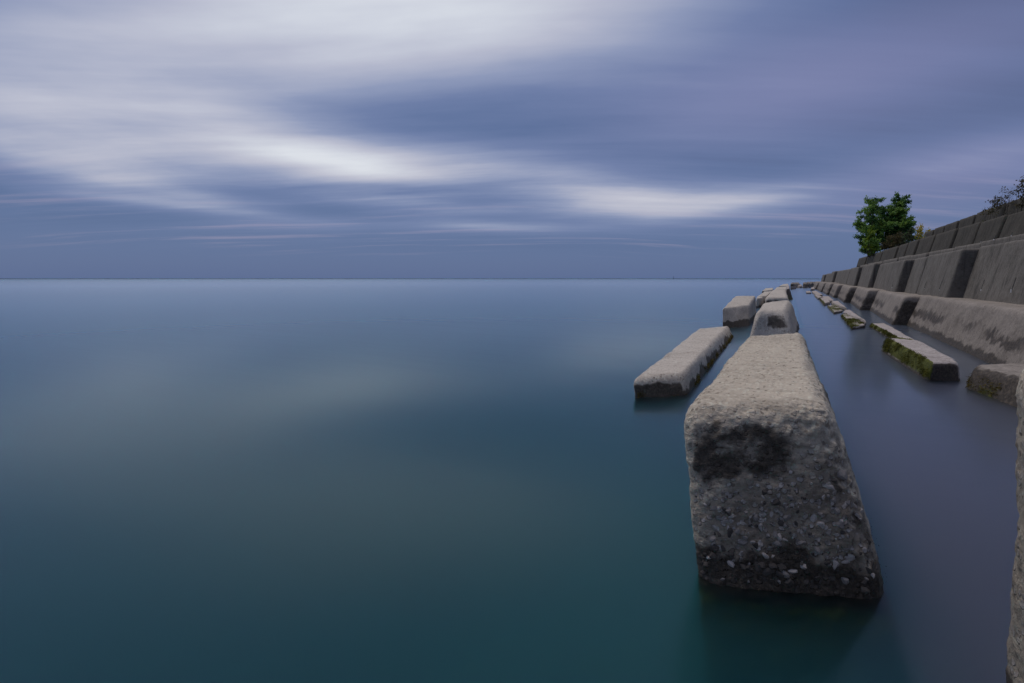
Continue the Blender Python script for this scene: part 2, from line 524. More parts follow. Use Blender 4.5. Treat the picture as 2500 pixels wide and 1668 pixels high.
# ------------------------------------------------------------------ block builders
def make_block(name, corners, r, res, mat, seed, rough=0.012, rough2=0.003, chip=0.5, freq=4.0,
               damp=None, moss=None, expo=None, parent=None, pit=0.0):
    V, Fq, N, U = rounded_box(corners, r, res, seed, rough, rough2, chip, freq, pit)
    z = V[:, 2]
    nz = fbm(V * 5.0 + seed, 3, seed + 20)
    at = {'damp': damp(V, N, U, nz) if damp else 1 - sstep(z + 0.05 * nz, 0.02, 0.12),
          'moss': moss(V, N, U, nz) if moss else np.zeros(len(V)),
          'expo': expo(V, N, U, nz) if expo else np.zeros(len(V))}
    org = np.array([V[:, 0].mean(), V[:, 1].mean(), V[:, 2].min()])
    me = mesh_np(name, V - org, Fq, at)
    o = link(name, me, mat, parent, org)
    return o, V, Fq, N, at


def tufts(parent, V, N, weight, n, length, mat, name='moss'):
    """a mat of short blades growing out of a surface, joined into one part"""
    wgt = np.clip(weight, 0, None)
    if wgt.sum() <= 0:
        return
    ids = rng.choice(len(V), n, p=wgt / wgt.sum())
    P = V[ids] + rng.normal(0, 0.008, (n, 3))
    d = N[ids] * 0.8 + rng.normal(0, 0.45, (n, 3)) + np.array([0, 0, -0.35])
    d /= np.linalg.norm(d, axis=1, keepdims=True)
    L = length * rng.uniform(0.4, 1.2, (n, 1))
    s = np.cross(d, rng.normal(0, 1, (n, 3)))
    s /= np.maximum(np.linalg.norm(s, axis=1, keepdims=True), 1e-6)
    wd = L * 0.16
    P = P - N[ids] * 0.004
    Q = np.stack([P - s * wd, P + s * wd, P + d * L * 0.6 + s * wd * 0.8, P + d * L + np.array([0, 0, -0.2]) * L], 1).reshape(-1, 3)
    Fq = np.arange(4 * n).reshape(n, 4)
    org = np.array(parent.location)
    o = link(name, mesh_np(name, Q - org, Fq, smooth=False), mat, parent, org)
    tag(o, kind='stuff')


def full(top, water_pts, depth=0.85, k=0.55):
    """continue the sides seen above water down to the bed"""
    tp_, wl = np.asarray(top, float), np.asarray(water_pts, float)
    b = wl + (wl - tp_) * k * (depth / np.maximum(tp_[:, 2:3], 0.25)) * np.array([1, 1, 0]) * 0.5
    b[:, 2] = -depth
    # sides are straight from bottom to top; push the bottom so the line passes the waterline
    f = depth / (tp_[:, 2:3] + depth)
    b2 = (wl - tp_ * f) / np.maximum(1 - f, 0.2)
    b[:, :2] = np.where(np.abs(b2[:, :2] - wl[:, :2]) < 0.35, b2[:, :2], b[:, :2])
    return np.concatenate([b, tp_])


# ------------------------------------------------------------------ breakwater blocks standing in the lake
GB = 'concrete blocks of the breakwater in the lake'

# the long block in front
top = [(-0.335, 1.86, 0.635), (0.155, 2.02, 0.685), (0.126, 5.0, 0.645), (-0.298, 4.55, 0.645)]
wl = [(-0.240, 1.78, 0), (0.375, 2.00, 0), (0.42, 5.0, 0), (-0.30, 4.6, 0)]


def hero_damp(V, N, U, nz):
    x, y, z = V.T
    front = sstep(-N[:, 1], 0.45, 0.75)
    wet = 1 - sstep(z + 0.07 * nz + 0.03 * fbm(V * 16, 3, 78), 0.09, 0.20)
    n2 = fbm(V * 14.0, 3, 77)
    zq = z + 0.05 * nz + 0.03 * n2
    xq = x + 0.04 * nz + 0.03 * n2
    xq = xq + 0.05 * nz
    zq = zq + 0.04 * nz
    patch = (0.78 + 0.5 * n2) * sstep(xq, -0.31, -0.23) * (1 - sstep(xq + 0.30 * (0.6 - z), 0.04, 0.18)) * (1 - sstep(zq, 0.555, 0.62)) * sstep(zq + 0.06 * nz + 0.12 * (x + 0.1), 0.37, 0.46)
    crack = front * sstep(x + 0.3 * (z - 0.55), 0.10, 0.16) * sstep(nz, 0.05, 0.35) * sstep(z, 0.15, 0.3) * 0.8
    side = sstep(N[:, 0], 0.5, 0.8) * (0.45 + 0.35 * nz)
    return np.clip(np.maximum.reduce([wet, patch * front, crack, side]), 0, 1)


def hero_expo(V, N, U, nz):
    z = V[:, 2]
    return np.clip(sstep(-N[:, 1], 0.3, 0.7) * (0.35 + 0.65 * (1 - sstep(z + 0.12 * nz - 0.25 * V[:, 0], 0.36, 0.52))), 0, 1)


def hero_moss(V, N, U, nz):
    return np.maximum(sstep(N[:, 0], 0.4, 0.8) * (1 - sstep(V[:, 2] + 0.15 * nz, 0.05, 0.35)) * 0.45, 0.8 * (1 - sstep(V[:, 2], -0.10, 0.02)))


hero, HV, HF, HN, HA = make_block('breakwater_block', full(top, wl), 0.095, (0.007, 0.011, 0.008), M_HERO, 3, 0.014, 0.0075, 0.30, 4.0,
                                  hero_damp, hero_moss, hero_expo, None, 0.034)
tag(hero, 'long coarse concrete block with pebbled dark-stained end face beside the narrow channel', 'concrete block', GB)

# stones that stand out of its worn end face
bvh = BVHTree.FromPolygons([Vector(v) for v in HV], [tuple(int(i) for i in f) for f in HF])


def pebble_mesh(seed, k=2):
    import bmesh
    bm = bmesh.new()
    bmesh.ops.create_icosphere(bm, subdivisions=k, radius=1.0)
    rs = np.random.default_rng(seed)
    planes = rs.normal(0, 1, (13, 3))
    planes /= np.linalg.norm(planes, axis=1, keepdims=True)
    offs = rs.uniform(0.40, 0.82, 13)
    for v in bm.verts:
        p = np.array(v.co)
        for n_, o_ in zip(planes, offs):
            e = p @ n_ - o_
            if e > 0:
                p = p - n_ * e
        v.co = p
    me = bpy.data.meshes.new('pebble')
    bm.to_mesh(me)
    bm.free()
    return me


peb = []
for i in range(8):
    me = pebble_mesh(100 + i)
    me.materials.append((M_PEBBLE, M_PEBBLE, M_PEBBLE3, M_PEBBLE, M_PEBBLE3, M_PEBBLE3, M_PEBBLE2, M_PEBBLE2)[i])
    peb.append(me)
rp = random.Random(5)
count = 0
while count < 290:
    fx = rp.random()
    fz = rp.random() ** 0.9
    zz = 0.02 + fz * 0.46
    xx = -0.23 + fx * 0.56
    dens = (1 - 0.75 * max(0, (zz - 0.26) / 0.22)) * (0.45 + 0.55 * fx) if zz > 0.26 else 0.75
    if zz > 0.36 and fx < 0.72:
        dens *= 0.15
    if rp.random() > dens:
        continue
    hit, nrm, _, _ = bvh.ray_cast(Vector((xx, 1.2, zz)), Vector((0, 1, 0)))
    if hit is None or hit.y > 2.5:
        continue
    s = 0.0050 + 0.018 * rp.random() ** 2.2
    o = bpy.data.objects.new('pebble', peb[int(rp.random() * 8) if zz > 0.16 else 6 + int(rp.random() * 2) if rp.random() < 0.7 else int(rp.random() * 6)])
    COL.objects.link(o)
    o.parent = hero
    o.location = hit - nrm * s * 0.24 - hero.location
    o.rotation_euler = (rp.uniform(-0.5, 0.5), rp.uniform(0, 6.28), rp.uniform(-0.5, 0.5))
    o.scale = (s * rp.uniform(0.85, 1.45), s * 0.8, s * rp.uniform(0.65, 1.1))
    count += 1

tufts(hero, HV, HN, (HN[:, 0] > 0.5) * (HV[:, 2] > -0.02) * (HV[:, 2] < 0.22) * sstep(fbm(HV * 6, 3, 2), -0.1, 0.4), 1500, 0.005, M_ALGAE, 'algae')

# the flat slab lying left of it
top = [(-1.235, 4.45, 0.175), (-0.845, 4.86, 0.215), (-1.0, 10.4, 0.20), (-1.43, 9.5, 0.20)]
wl = [(-1.245, 4.40, 0), (-0.726, 4.70, 0), (-0.70, 9.9, 0), (-1.62, 9.6, 0)]


def slab_damp(V, N, U, nz):
    z = V[:, 2]
    front = sstep(-N[:, 1], 0.4, 0.7) * (1 - sstep(z + 0.03 * nz + 0.02 * fbm(V * 15, 3, 79), 0.09, 0.16))
    drip = 0.6 * fbm(V * np.array([2.5, 3.5, 0.8]), 2, 44) + 0.9 * fbm(V * np.array([11, 15, 1.5]), 3, 45)
    side = sstep(N[:, 0], 0.35, 0.6) * (1 - sstep(z + 0.09 * drip, 0.06, 0.13))
    return np.maximum.reduce([front, side, 1 - sstep(z + 0.02 * nz, 0.01, 0.05)])


slab, SV, SF, SN, SA = make_block('breakwater_block', full(top, wl), 0.07, (0.016, 0.03, 0.014), M_BLOCK, 8, 0.016, 0.004, 0.5, 3.5, slab_damp)
tag(slab, 'low flat pale slab lying in the lake beside the long coarse block', 'concrete block', GB)
tufts(slab, SV, SN, (SN[:, 0] > 0.4) * (SV[:, 2] > 0.0) * (SV[:, 2] < 0.055) * sstep(fbm(SV * 5, 3, 6), -0.2, 0.3), 2200, 0.024, M_ALGAE, 'algae')


def patch_damp(x0, x1, z0, z1, wet=0.1):
    def f(V, N, U, nz):
        front = sstep(-N[:, 1], 0.35, 0.65)
        nz = nz + 0.6 * fbm(V * 11.0, 3, 7)
        a, c = U[:, 0], V[:, 2]
        m = sstep(a + 0.15 * nz, x0 - 0.08, x0 + 0.10) * (1 - sstep(a + 0.1 * nz, x1 - 0.08, x1 + 0.08)) * sstep(c + 0.16 * nz, z0 - 0.06, z0 + 0.06) * (1 - sstep(c + 0.05 * nz, z1 - 0.07, z1 + 0.03))
        w_ = 1 - sstep(c + 0.05 * nz, wet - 0.03, wet + 0.05)
        return np.maximum(m * front * np.clip(0.62 + 0.5 * nz, 0, 1), w_)
    return f


z4 = 0.58
top = [atz(1848, 760, z4), atz(1921, 757, z4 + 0.01), (0.036, 13.6, z4 + 0.02), (-0.50, 12.4, z4)]
wl = [(-0.555, 8.65, 0), (0.155, 8.9, 0), (0.26, 13.6, 0), (-0.62, 12.8, 0)]
o, *_ = make_block('breakwater_block', full(top, wl), 0.15, 0.03, M_BLOCK, 12, 0.022, 0.006, 0.4, 3.0, patch_damp(0.36, 0.92, 0.30, 0.55))
tag(o, 'upright pale block with dark square stain, just behind the long coarse block', 'concrete block', GB)

top = [atz(1763, 752, 0.46), atz(1829, 745, 0.47), atz(1846, 722, 0.62), atz(1794, 723, 0.62)]
wl = [(-1.25, 11.45, 0), (-0.78, 12.4, 0), (-0.80, 15.6, 0), (-1.40, 15.2, 0)]
o, *_ = make_block('breakwater_block', full(top, wl), 0.09, 0.03, M_BLOCK, 15, 0.022, 0.006, 0.3, 3.0, patch_damp(-1, -1, 0, 0, 0.14))
tag(o, 'rounded tan block rising behind the flat slab, brown along its outer edge', 'concrete block', GB)


def px_block(name, wl_, wr_, nl, nr, fr, fl, mat, seed, label, cat, group, r=0.09, res=0.06, zup=0.0, flare=0.05,
             damp=None, moss=None, rough=0.02, yback=0.03, ymin=None):
    """a block whose near waterline corners fix its distance; its top corners share the height that follows"""
    A, B = atz(*wl_, 0), atz(*wr_, 0)
    zl = aty(*nl, A[1] + yback)[2]
    zr = aty(*nr, B[1] + yback)[2]
    zz = max(0.05, 0.5 * (zl + zr))
    zf = zz + zup
    tp_ = [atz(*nl, zz), atz(*nr, zz), atz(*fr, zf), atz(*fl, zf)]
    C, D = tp_[2] + [flare, 0.05, 0], tp_[3] + [-flare, 0.05, 0]
    C[2] = D[2] = 0
    cs = full(tp_, [A, B, C, D])
    o, V, Fq, N, at = make_block(name, cs, min(r, 0.45 * zz + 0.03), res, mat, seed, rough, 0.004, 0.4, 3.0, damp, moss)
    tag(o, label, cat, group)
    return o, V, Fq, N, at


def bw(wl_, wr_, nl, nr, fr, fl, seed, label, **k):
    return px_block('breakwater_block', wl_, wr_, nl, nr, fr, fl, k.pop('mat', M_BLOCK), seed, label, 'concrete block', GB, **k)


bw((1866, 752), (1932, 750), (1868, 726), (1923, 726), (1919, 708), (1885, 708), 21, 'lopsided pale block with dark notched end, third along the channel edge', zup=0.10, damp=patch_damp(0.1, 0.6, 0.1, 0.34), r=0.13)  # dark patch across part of the near end
bw((1851, 741), (1876, 738), (1848, 724), (1872, 722), (1884, 711), (1866, 712), 22, 'low pinkish block lying on the lake side of the notched block', zup=0.03)
bw((1846, 752), (1864, 749), (1847, 729), (1860, 727), (1863, 724), (1848, 724), 23, 'small light grey block wedged behind the rounded tan block', r=0.06)
bw((1860, 715), (1888, 713), (1860, 711), (1886, 708), (1888, 703), (1869, 704), 24, 'thin flat slab farther out, on the lake side of the pair of slabs', zup=0.02)
bw((1890, 713), (1920, 712), (1890, 708), (1919, 707), (1921, 700), (1897, 701), 25, 'thin flat slab farther out, touching the dark mossy-sided block', zup=0.02)
bw((1920, 733), (1936, 731), (1920, 706), (1927, 705), (1927, 697), (1920, 697), 26, 'tall narrow block with dark mossy side facing the channel', mat=M_STONE,
   damp=lambda V, N, U, nz: np.maximum(sstep(N[:, 0], 0.2, 0.6) * (0.75 + 0.3 * nz), 1 - sstep(V[:, 2], 0.05, 0.15)),
   moss=lambda V, N, U, nz: sstep(N[:, 0], 0.2, 0.6) * (1 - sstep(V[:, 2] + 0.2 * nz, 0.1, 0.5)) * 0.55)
bw((1901, 703), (1926, 702), (1902, 699), (1925, 698), (1924, 693), (1912, 694), 27, 'flat pinkish slab beyond the dark mossy-sided block', zup=0.02)
bw((1930, 706.5), (1943, 706), (1931, 702), (1942, 700), (1943, 698), (1933, 699), 28, 'pale tilted slab at the mouth of the channel', zup=0.1, r=0.06, mat=M_STONE)
DK = dict(mat=M_WALL_BASE, r=0.16, damp=lambda V, N, U, nz: np.clip(0.45 + 0.8 * nz, 0, 1) * sstep(V[:, 2], -0.1, 0.3))
bw((1930, 703), (1957, 704), (1930, 694), (1952, 693), (1950, 690), (1933, 690.5), 29, 'brown jagged boulder lump behind the pale tilted slab', rough=0.09, **DK)
xs_ = [(1948, 1958, 695), (1961, 1970, 690), (1969, 1978, 689), (1977, 1986, 688.5), (1985, 1993, 688.5), (1992, 2000, 691)]
lab = ['small light boulder between the brown lump and the far dark rubble', 'dark square boulder, first of the far rubble crossing the channel head',
       'dark boulder in the far rubble at the channel head, beside the first', 'tallest dark boulder of the far rubble at the channel head',
       'dark leaning boulder of the far rubble towards the sea wall', 'low dark boulder closing the far rubble against the sea wall']
for i, (a, b, ty) in enumerate(xs_):
    d_ = dict(DK)
    if i == 0:
        d_ = dict(mat=M_STONE, r=0.15)
    bw((a, 703.5 - 0.3 * i), (b, 703.2 - 0.3 * i), (a + 0.5, ty + 3), (b - 0.5, ty + 3), (b - 1, ty), (a + 1, ty), 40 + i, lab[i], rough=0.10, **d_)

# the block beside the camera
tp_ = [(0.50, -0.9, 0.985), (1.15, -0.9, 0.99), (1.15, 1.72, 0.98), (0.474, 1.72, 0.975)]
wl_ = [(0.57, -0.95, 0), (1.30, -0.95, 0), (1.30, 1.76, 0), (0.571, 1.76, 0)]
o, *_ = make_block('breakwater_block', full(tp_, wl_), 0.16, (0.014, 0.014, 0.010), M_HERO, 61, 0.022, 0.006, 0.5, 4.0,
                   lambda V, N, U, nz: np.maximum(1 - sstep(V[:, 2] + 0.06 * nz, 0.06, 0.16), np.clip(0.55 * nz + 0.1, 0, 0.6) * sstep(0.7 - V[:, 2], 0, 0.3)),
                   None, lambda V, N, U, nz: 0.75 * sstep(0.95 - V[:, 2], 0.0, 0.2))
tag(o, 'tall rough brown block cut by the picture edge across the channel from the long block', 'concrete block', GB)

# ------------------------------------------------------------------ low mossy blocks at the foot of the wall
GS = 'low blocks along the foot of the sea wall'


def mossy(amount, side=True, top=0.0):
    def f(V, N, U, nz):
        s = np.maximum(sstep(-N[:, 0], 0.1, 0.5), 0.4 * sstep(-N[:, 1], 0.2, 0.6)) * sstep(V[:, 2], 0.0, 0.05)
        tp2 = sstep(N[:, 2], 0.6, 0.9) * top * (0.6 + 0.9 * nz)
        edge = (1 - sstep(U[:, 0], 0.0, 0.25))
        return np.clip(np.maximum.reduce([s * amount, tp2, edge * amount * 0.8 * sstep(V[:, 2], 0.02, 0.1)]), 0, 1)
    return f


def stone_damp_dark(hi):
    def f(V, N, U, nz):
        return np.maximum(sstep(-N[:, 1], 0.4, 0.7) * 0.9, 1 - sstep(V[:, 2] + 0.04 * nz, hi * 0.3, hi))  # near ends darkened over their whole height, plus the waterline band
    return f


def low(wl_, wr_, nl, nr, fr, fl, seed, label, amount=0.8, topm=0.0, nt=0, res=0.035, tl=0.022, **k):
    o, V, Fq, N, at = px_block('shore_block', wl_, wr_, nl, nr, fr, fl, M_STONE, seed, label, 'concrete block', GS, r=k.pop('r', 0.06), res=res,
                               damp=stone_damp_dark(0.06), moss=mossy(amount, True, topm), rough=0.012, **k)
    if nt:
        wt = sstep(at['moss'], 0.35, 0.8) * (V[:, 2] > 0.0) * sstep(fbm(V * 4, 3, seed), -0.25, 0.3)
        tufts(o, V, N, wt, nt, tl, M_MOSS)
    return o


low((2263, 930), (2354, 934), (2276, 886), (2345, 883), (2247, 831), (2164, 824), 71, 'long low block with bright moss on its channel side and black end', 0.75, 0.0, 5200, 0.022, 0.022)
low((2183, 838), (2242, 842), (2190, 823), (2237, 829), (2161, 788), (2125, 789), 72, 'low block touching the far end of the long mossy block, moss fringe along its edge', 0.75, 0.0, 2600, 0.03, 0.03)
low((2083, 806), (2113, 800), (2080, 797), (2113, 793), (2083, 765), (2054, 767), 73, 'flat block wholly covered in bright green moss', 0.95, 1.25, 5200, 0.035, 0.03)
low((2092, 790), (2119, 793), (2090, 772), (2118, 783), (2078, 756), (2060, 757), 74, 'grey brown block between the bright green mossy block and the wall', 0.35, 0.25, 0, 0.05)
low((2037, 767), (2057, 763), (2036, 762), (2058, 758), (2041, 744), (2020, 746), 75, 'flat ochre block just above water, standing out into the channel', 0.7, 0.9, 900, 0.05, 0.03)
low((2052, 757), (2069, 759), (2052, 747), (2068, 752), (2046, 734), (2030, 736), 76, 'pale topped block against the wall beside the flat ochre block', 0.45, 0.0, 0, 0.05)
low((2013, 746), (2027, 744), (2013, 740), (2027, 737), (2017, 727), (2001, 728), 77, 'pale topped block with ochre sides, next beyond the flat ochre block', 0.65, 0.0, 500, 0.06, 0.03)
low((2022, 739), (2036, 739), (2022, 732), (2036, 733), (2024, 723), (2007, 724), 78, 'rounded pale block against the wall, level with the ochre-sided one', 0.2, 0.0, 0, 0.06)
low((1997, 731), (2009, 730), (1997, 727), (2009, 725), (2000, 720), (1989, 720), 79, 'small pale block with mossy sides in the far part of the low row', 0.55, 0.0, 0, 0.07)
low((1995, 725), (2009, 725), (1995, 720), (2009, 720), (1993, 710), (1982, 711), 80, 'long pale block near the far end of the low row, close to the wall', 0.35, 0.0, 0, 0.07)
low((1969, 717.5), (1981, 717), (1969, 714.5), (1981, 714), (1977, 710), (1968, 711), 81, 'small lone tan block set out in the channel at the far end of the row', 0.4, 0.0, 0, 0.08)
low((1980, 709.5), (1989, 709.5), (1980, 706), (1989, 705), (1988, 701), (1981, 702), 82, 'little broken block at the far end of the low row beside the wall', 0.3, 0.0, 0, 0.08)
# the wet one at the picture edge
a1 = atz(2355, 946, 0)
a2 = atz(2477, 992, 0)
zt = aty(2366, 885, a1[1] + 0.05)[2] * 0.96
e = (a2 - a1) * 1.9 + a1
tp_ = [(e[0] + 0.10, e[1] + 0.03, zt), (e[0] + 0.75, e[1] + 0.25, zt), (a1[0] + 0.70, a1[1] + 0.5, zt), (a1[0] + 0.04, a1[1] + 0.06, zt)]
wl_ = [(e[0], e[1], 0), (e[0] + 0.8, e[1] + 0.2, 0), (a1[0] + 0.75, a1[1] + 0.55, 0), (a1[0], a1[1], 0)]
o, V, Fq, N, at = make_block('shore_block', full(tp_, wl_), 0.09, 0.018, M_WALL_BASE, 83, 0.02, 0.006, 0.5, 4.0,
                             lambda V, N, U, nz: np.maximum(sstep(-N[:, 0] - 0.6 * N[:, 1], 0.35, 0.7) * (1 - sstep(V[:, 2] + 0.08 * nz, 0.19, 0.29)), 1 - sstep(V[:, 2], 0.02, 0.08)),
                             lambda V, N, U, nz: sstep(-N[:, 0], 0.3, 0.6) * np.clip(0.35 + 0.6 * nz, 0, 0.6) * (1 - sstep(V[:, 2], 0.12, 0.2)))
tag(o, 'stubby pale topped block with dark wet algae side, beside the long mossy block', 'concrete block', GS)
tufts(o, V, N, sstep(at['moss'], 0.2, 0.5) * (V[:, 2] > 0), 1500, 0.022, M_ALGAE, 'algae')

# ------------------------------------------------------------------ the stepped sea wall
wall = bpy.data.objects.new('seawall', None)
COL.objects.link(wall)
wall.location = (3.5, 20, -0.8)
tag(wall, 'grey stepped sea wall of big concrete blocks in rising courses', 'seawall')
wall_blocks = []


def wall_block(yn, yf, xn, xf, zb, zt_n, zt_f, batter, thick, r, res, mat, seed, damp=None, moss=None, rough=0.012, zshift=0.0):
    hb = (0.5 * (zt_n + zt_f) - zb)
    bb = batter * hb
    c = [(xn - bb, yn, zb), (xn + thick, yn, zb), (xf + thick, yf, zb), (xf - bb, yf, zb),
         (xn, yn, zt_n), (xn + thick, yn, zt_n), (xf + thick, yf, zt_f), (xf, yf, zt_f)]
    o, V, Fq, N, at = make_block('concrete_block', c, r, res, mat, seed, rough, 0.003, 0.5, 2.0, damp, moss, None, wall)
    wall_blocks.append((o, BVHTree.FromPolygons([Vector(v) for v in V], [tuple(int(i) for i in f) for f in Fq])))
    return o


def end_shade(V, N, U, nz):
    return np.clip(sstep(-N[:, 1], 0.5, 0.8) * 0.42 + 0.12 * nz, 0, 1)  # shade of the near-end faces put into the colour, plus faint random tone


def base_damp_shade(V, N, U, nz):
    x, y, z = V.T
    drip = fbm(np.stack([x * 0.5, y * 7.0, z * 1.2], 1), 3, 91)
    blot = fbm(np.stack([x * 0.5, y * 0.8, z * 1.0], 1), 3, 92)
    drip = drip + 0.5 * fbm(V * 22.0, 3, 94)
    low_ = 1 - sstep(z + 0.06 * drip, 0.05, 0.17)
    mid_ = sstep(z + 0.10 * drip, 0.18, 0.30) * (1 - sstep(z + 0.12 * drip + 0.2 * blot, 0.36, 0.54)) * np.clip(0.75 + 0.9 * blot, 0, 1) * 0.9
    foot_end_shade = sstep(-N[:, 1], 0.5, 0.8) * (1 - sstep(z + 0.10 * nz, 0.50, 0.64)) * (0.62 + 0.5 * blot)  # near-end faces coloured darker to stand for their shade
    return np.clip(np.maximum.reduce([low_, mid_, foot_end_shade]), 0, 1)


def yof(px, py, X):
    return atx(px, py, X)[1]


def course(near_px, line, xs_n, xs_f, zt, zb, batter, thick, r, mat, seed, first_y, last_px, damp, resk=1.0, gap=0.02, rough=0.012):
    """near-end pixel of each block along the course's top line; blocks run away from the camera"""
    pyf = lambda p: 680 + (p - 1930) * line
    yns = [first_y] + [yof(p, pyf(p), x) for p, x in zip(near_px[1:], xs_n[1:])]
    yend = yof(last_px, pyf(last_px), xs_f[-1])
    for i, yn in enumerate(yns):
        yf = (yns[i + 1] if i + 1 < len(yns) else yend) - gap
        res = float(np.clip(yn / 14 * 0.05 * resk, 0.028, 0.14))
        wall_block(yn, yf, xs_n[i], xs_f[i], zb, zt[i], zt[min(i, len(zt) - 1)] + 0.01, batter, thick, r, res, mat, seed + i, damp, None, rough)


# foot course
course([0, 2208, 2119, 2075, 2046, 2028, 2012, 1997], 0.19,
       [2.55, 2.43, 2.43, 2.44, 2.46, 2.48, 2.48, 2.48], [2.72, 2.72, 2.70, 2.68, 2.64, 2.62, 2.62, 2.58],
       [0.72, 0.70, 0.725, 0.73, 0.75, 0.80, 0.78, 0.75], -0.85, 0.29, 1.10, 0.075, M_WALL_BASE, 200, 7.0, 1990, base_damp_shade, 0.8, 0.03, 0.018)
wall_block(4.2, 6.97, 2.52, 2.54, -0.85, 0.68, 0.68, 0.36, 1.0, 0.075, 0.06, M_WALL_BASE, 215, base_damp_shade)
# second course, tall, each block stepping out past the one before it
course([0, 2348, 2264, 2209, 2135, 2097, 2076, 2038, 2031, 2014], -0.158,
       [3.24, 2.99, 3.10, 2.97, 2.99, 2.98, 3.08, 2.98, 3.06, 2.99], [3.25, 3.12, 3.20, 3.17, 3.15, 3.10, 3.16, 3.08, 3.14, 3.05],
       [1.745, 1.715, 1.70, 1.69, 1.75, 1.72, 1.69, 1.69, 1.58, 1.52], 0.64, 0.17, 0.62, 0.045, M_WALL, 230, 7.5, 2009, end_shade, 0.8)
# third course, a low step showing as a strip
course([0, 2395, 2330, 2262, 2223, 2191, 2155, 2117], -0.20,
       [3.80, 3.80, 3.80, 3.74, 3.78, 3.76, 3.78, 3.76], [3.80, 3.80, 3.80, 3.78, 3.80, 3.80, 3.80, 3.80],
       [1.965, 1.96, 1.955, 1.95, 1.98, 1.97, 1.96, 1.94], 1.2, 0.05, 0.6, 0.03, M_WALL, 250, 8.0, 2100, end_shade, 1.2)
# fourth course, older and darker
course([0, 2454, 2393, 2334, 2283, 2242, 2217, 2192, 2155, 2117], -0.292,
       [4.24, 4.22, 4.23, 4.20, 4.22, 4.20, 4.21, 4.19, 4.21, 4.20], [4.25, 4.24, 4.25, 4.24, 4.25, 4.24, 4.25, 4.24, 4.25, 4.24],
       [2.56, 2.58, 2.60, 2.61, 2.63, 2.63, 2.62, 2.61, 2.585, 2.56], 1.90, 0.20, 0.52, 0.025, M_WALL_TOP, 270, 8.0, 2097, end_shade, 1.2, 0.035)
# top course, set back
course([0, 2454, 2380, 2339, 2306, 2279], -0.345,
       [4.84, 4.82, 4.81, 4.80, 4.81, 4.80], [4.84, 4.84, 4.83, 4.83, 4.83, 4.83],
       [3.10, 3.11, 3.08, 3.07, 3.07, 3.05], 2.4, 0.10, 0.6, 0.025, M_WALL_TOP, 290, 9.0, 2258, end_shade, 1.3, 0.03)

# drain holes with lime under a wet streak
def wall_hit(px, py):
    d = Vector(ray(px, py)).normalized()
    best = None
    for o, bv in wall_blocks:
        h, n_, _, dist = bv.ray_cast(Vector((0, 0, EYE)), d)
        if h is not None and (best is None or dist < best[3]):
            best = (o, h, n_, dist)
    return best


for i, (px, py, s, ln) in enumerate([(2395, 709, 0.022, 0.20), (2469, 711, 0.036, 0.22), (2293, 708, 0.014, 0.20), (2257, 704, 0.016, 0.16),
                                     (2178, 702, 0.022, 0.10), (2427, 586, 0.030, 0.10), (2469, 576, 0.026, 0.08), (2395, 591, 0.018, 0.06)]):
    h = wall_hit(px, py)
    if not h:
        continue
    o, p, n_, dist = h
    me = pebble_mesh(300 + i)
    d_ = link('lime_deposit', me, M_LIME)
    d_.parent = o
    d_.location = p - Vector(wall.location) - o.location
    d_.scale = (s * 0.5, s * 0.7, s)
    # streak: a slim tapered wet groove lip running up from the hole
    up = Vector((0.17, 0, 1)).normalized()
    sd = Vector((0, 1, 0))
    off = n_ * 0.012
    rows = 7
    vs_ = []
    for k in range(rows):
        q_ = p + up * (ln * k / (rows - 1)) + off * 0.6
        wd_ = (0.014 + 0.008 * math.sin(k * 1.9 + i)) * (1 - 0.75 * k / (rows - 1)) * (s / 0.022)
        for sg in (-1, 1):
            vs_.append(q_ + sd * wd_ * sg - n_ * 0.012)
        vs_.append(q_)
    fs = []
    for k in range(rows - 1):
        a, b = 3 * k, 3 * k + 3
        fs += [(a, a + 2, b + 2, b), (a + 2, a + 1, b + 1, b + 2)]
    base_o = np.array(o.location) + np.array(wall.location)
    me = mesh_np('drain_streak', np.array([list(v) for v in vs_]) - base_o, np.array(fs))
    ds = link('drain_streak', me, M_HOLE)
    ds.parent = o

# ------------------------------------------------------------------ bank behind the wall
soil = plain('bank_soil', (0.030, 0.026, 0.016), (0.075, 0.070, 0.030), 2.0)
xs = np.array([4.60, 4.75, 5.2, 5.6, 8, 14, 30, 70])
ys = np.linspace(6, 43.0, 60)
gx, gy = np.meshgrid(xs, ys, indexing='ij')
gz = np.where(gx < 4.7, 2.40, 2.53) + 0.04 * fbm(np.stack([gx.ravel() * 2, gy.ravel() * 2, 0 * gx.ravel()], 1), 3, 5).reshape(gx.shape) + 0.0 * gx
gz = np.where((gx > 5.1) & (gy < 21.5), gz + 0.35, gz)
idx = np.arange(gx.size).reshape(gx.shape)
q = np.stack([idx[:-1, :-1], idx[1:, :-1], idx[1:, 1:], idx[:-1, 1:]], -1).reshape(-1, 4)
bank_o = link('bank', mesh_np('bank', np.stack([gx.ravel(), gy.ravel(), gz.ravel()], 1), q), soil)
tag(bank_o, kind='structure')

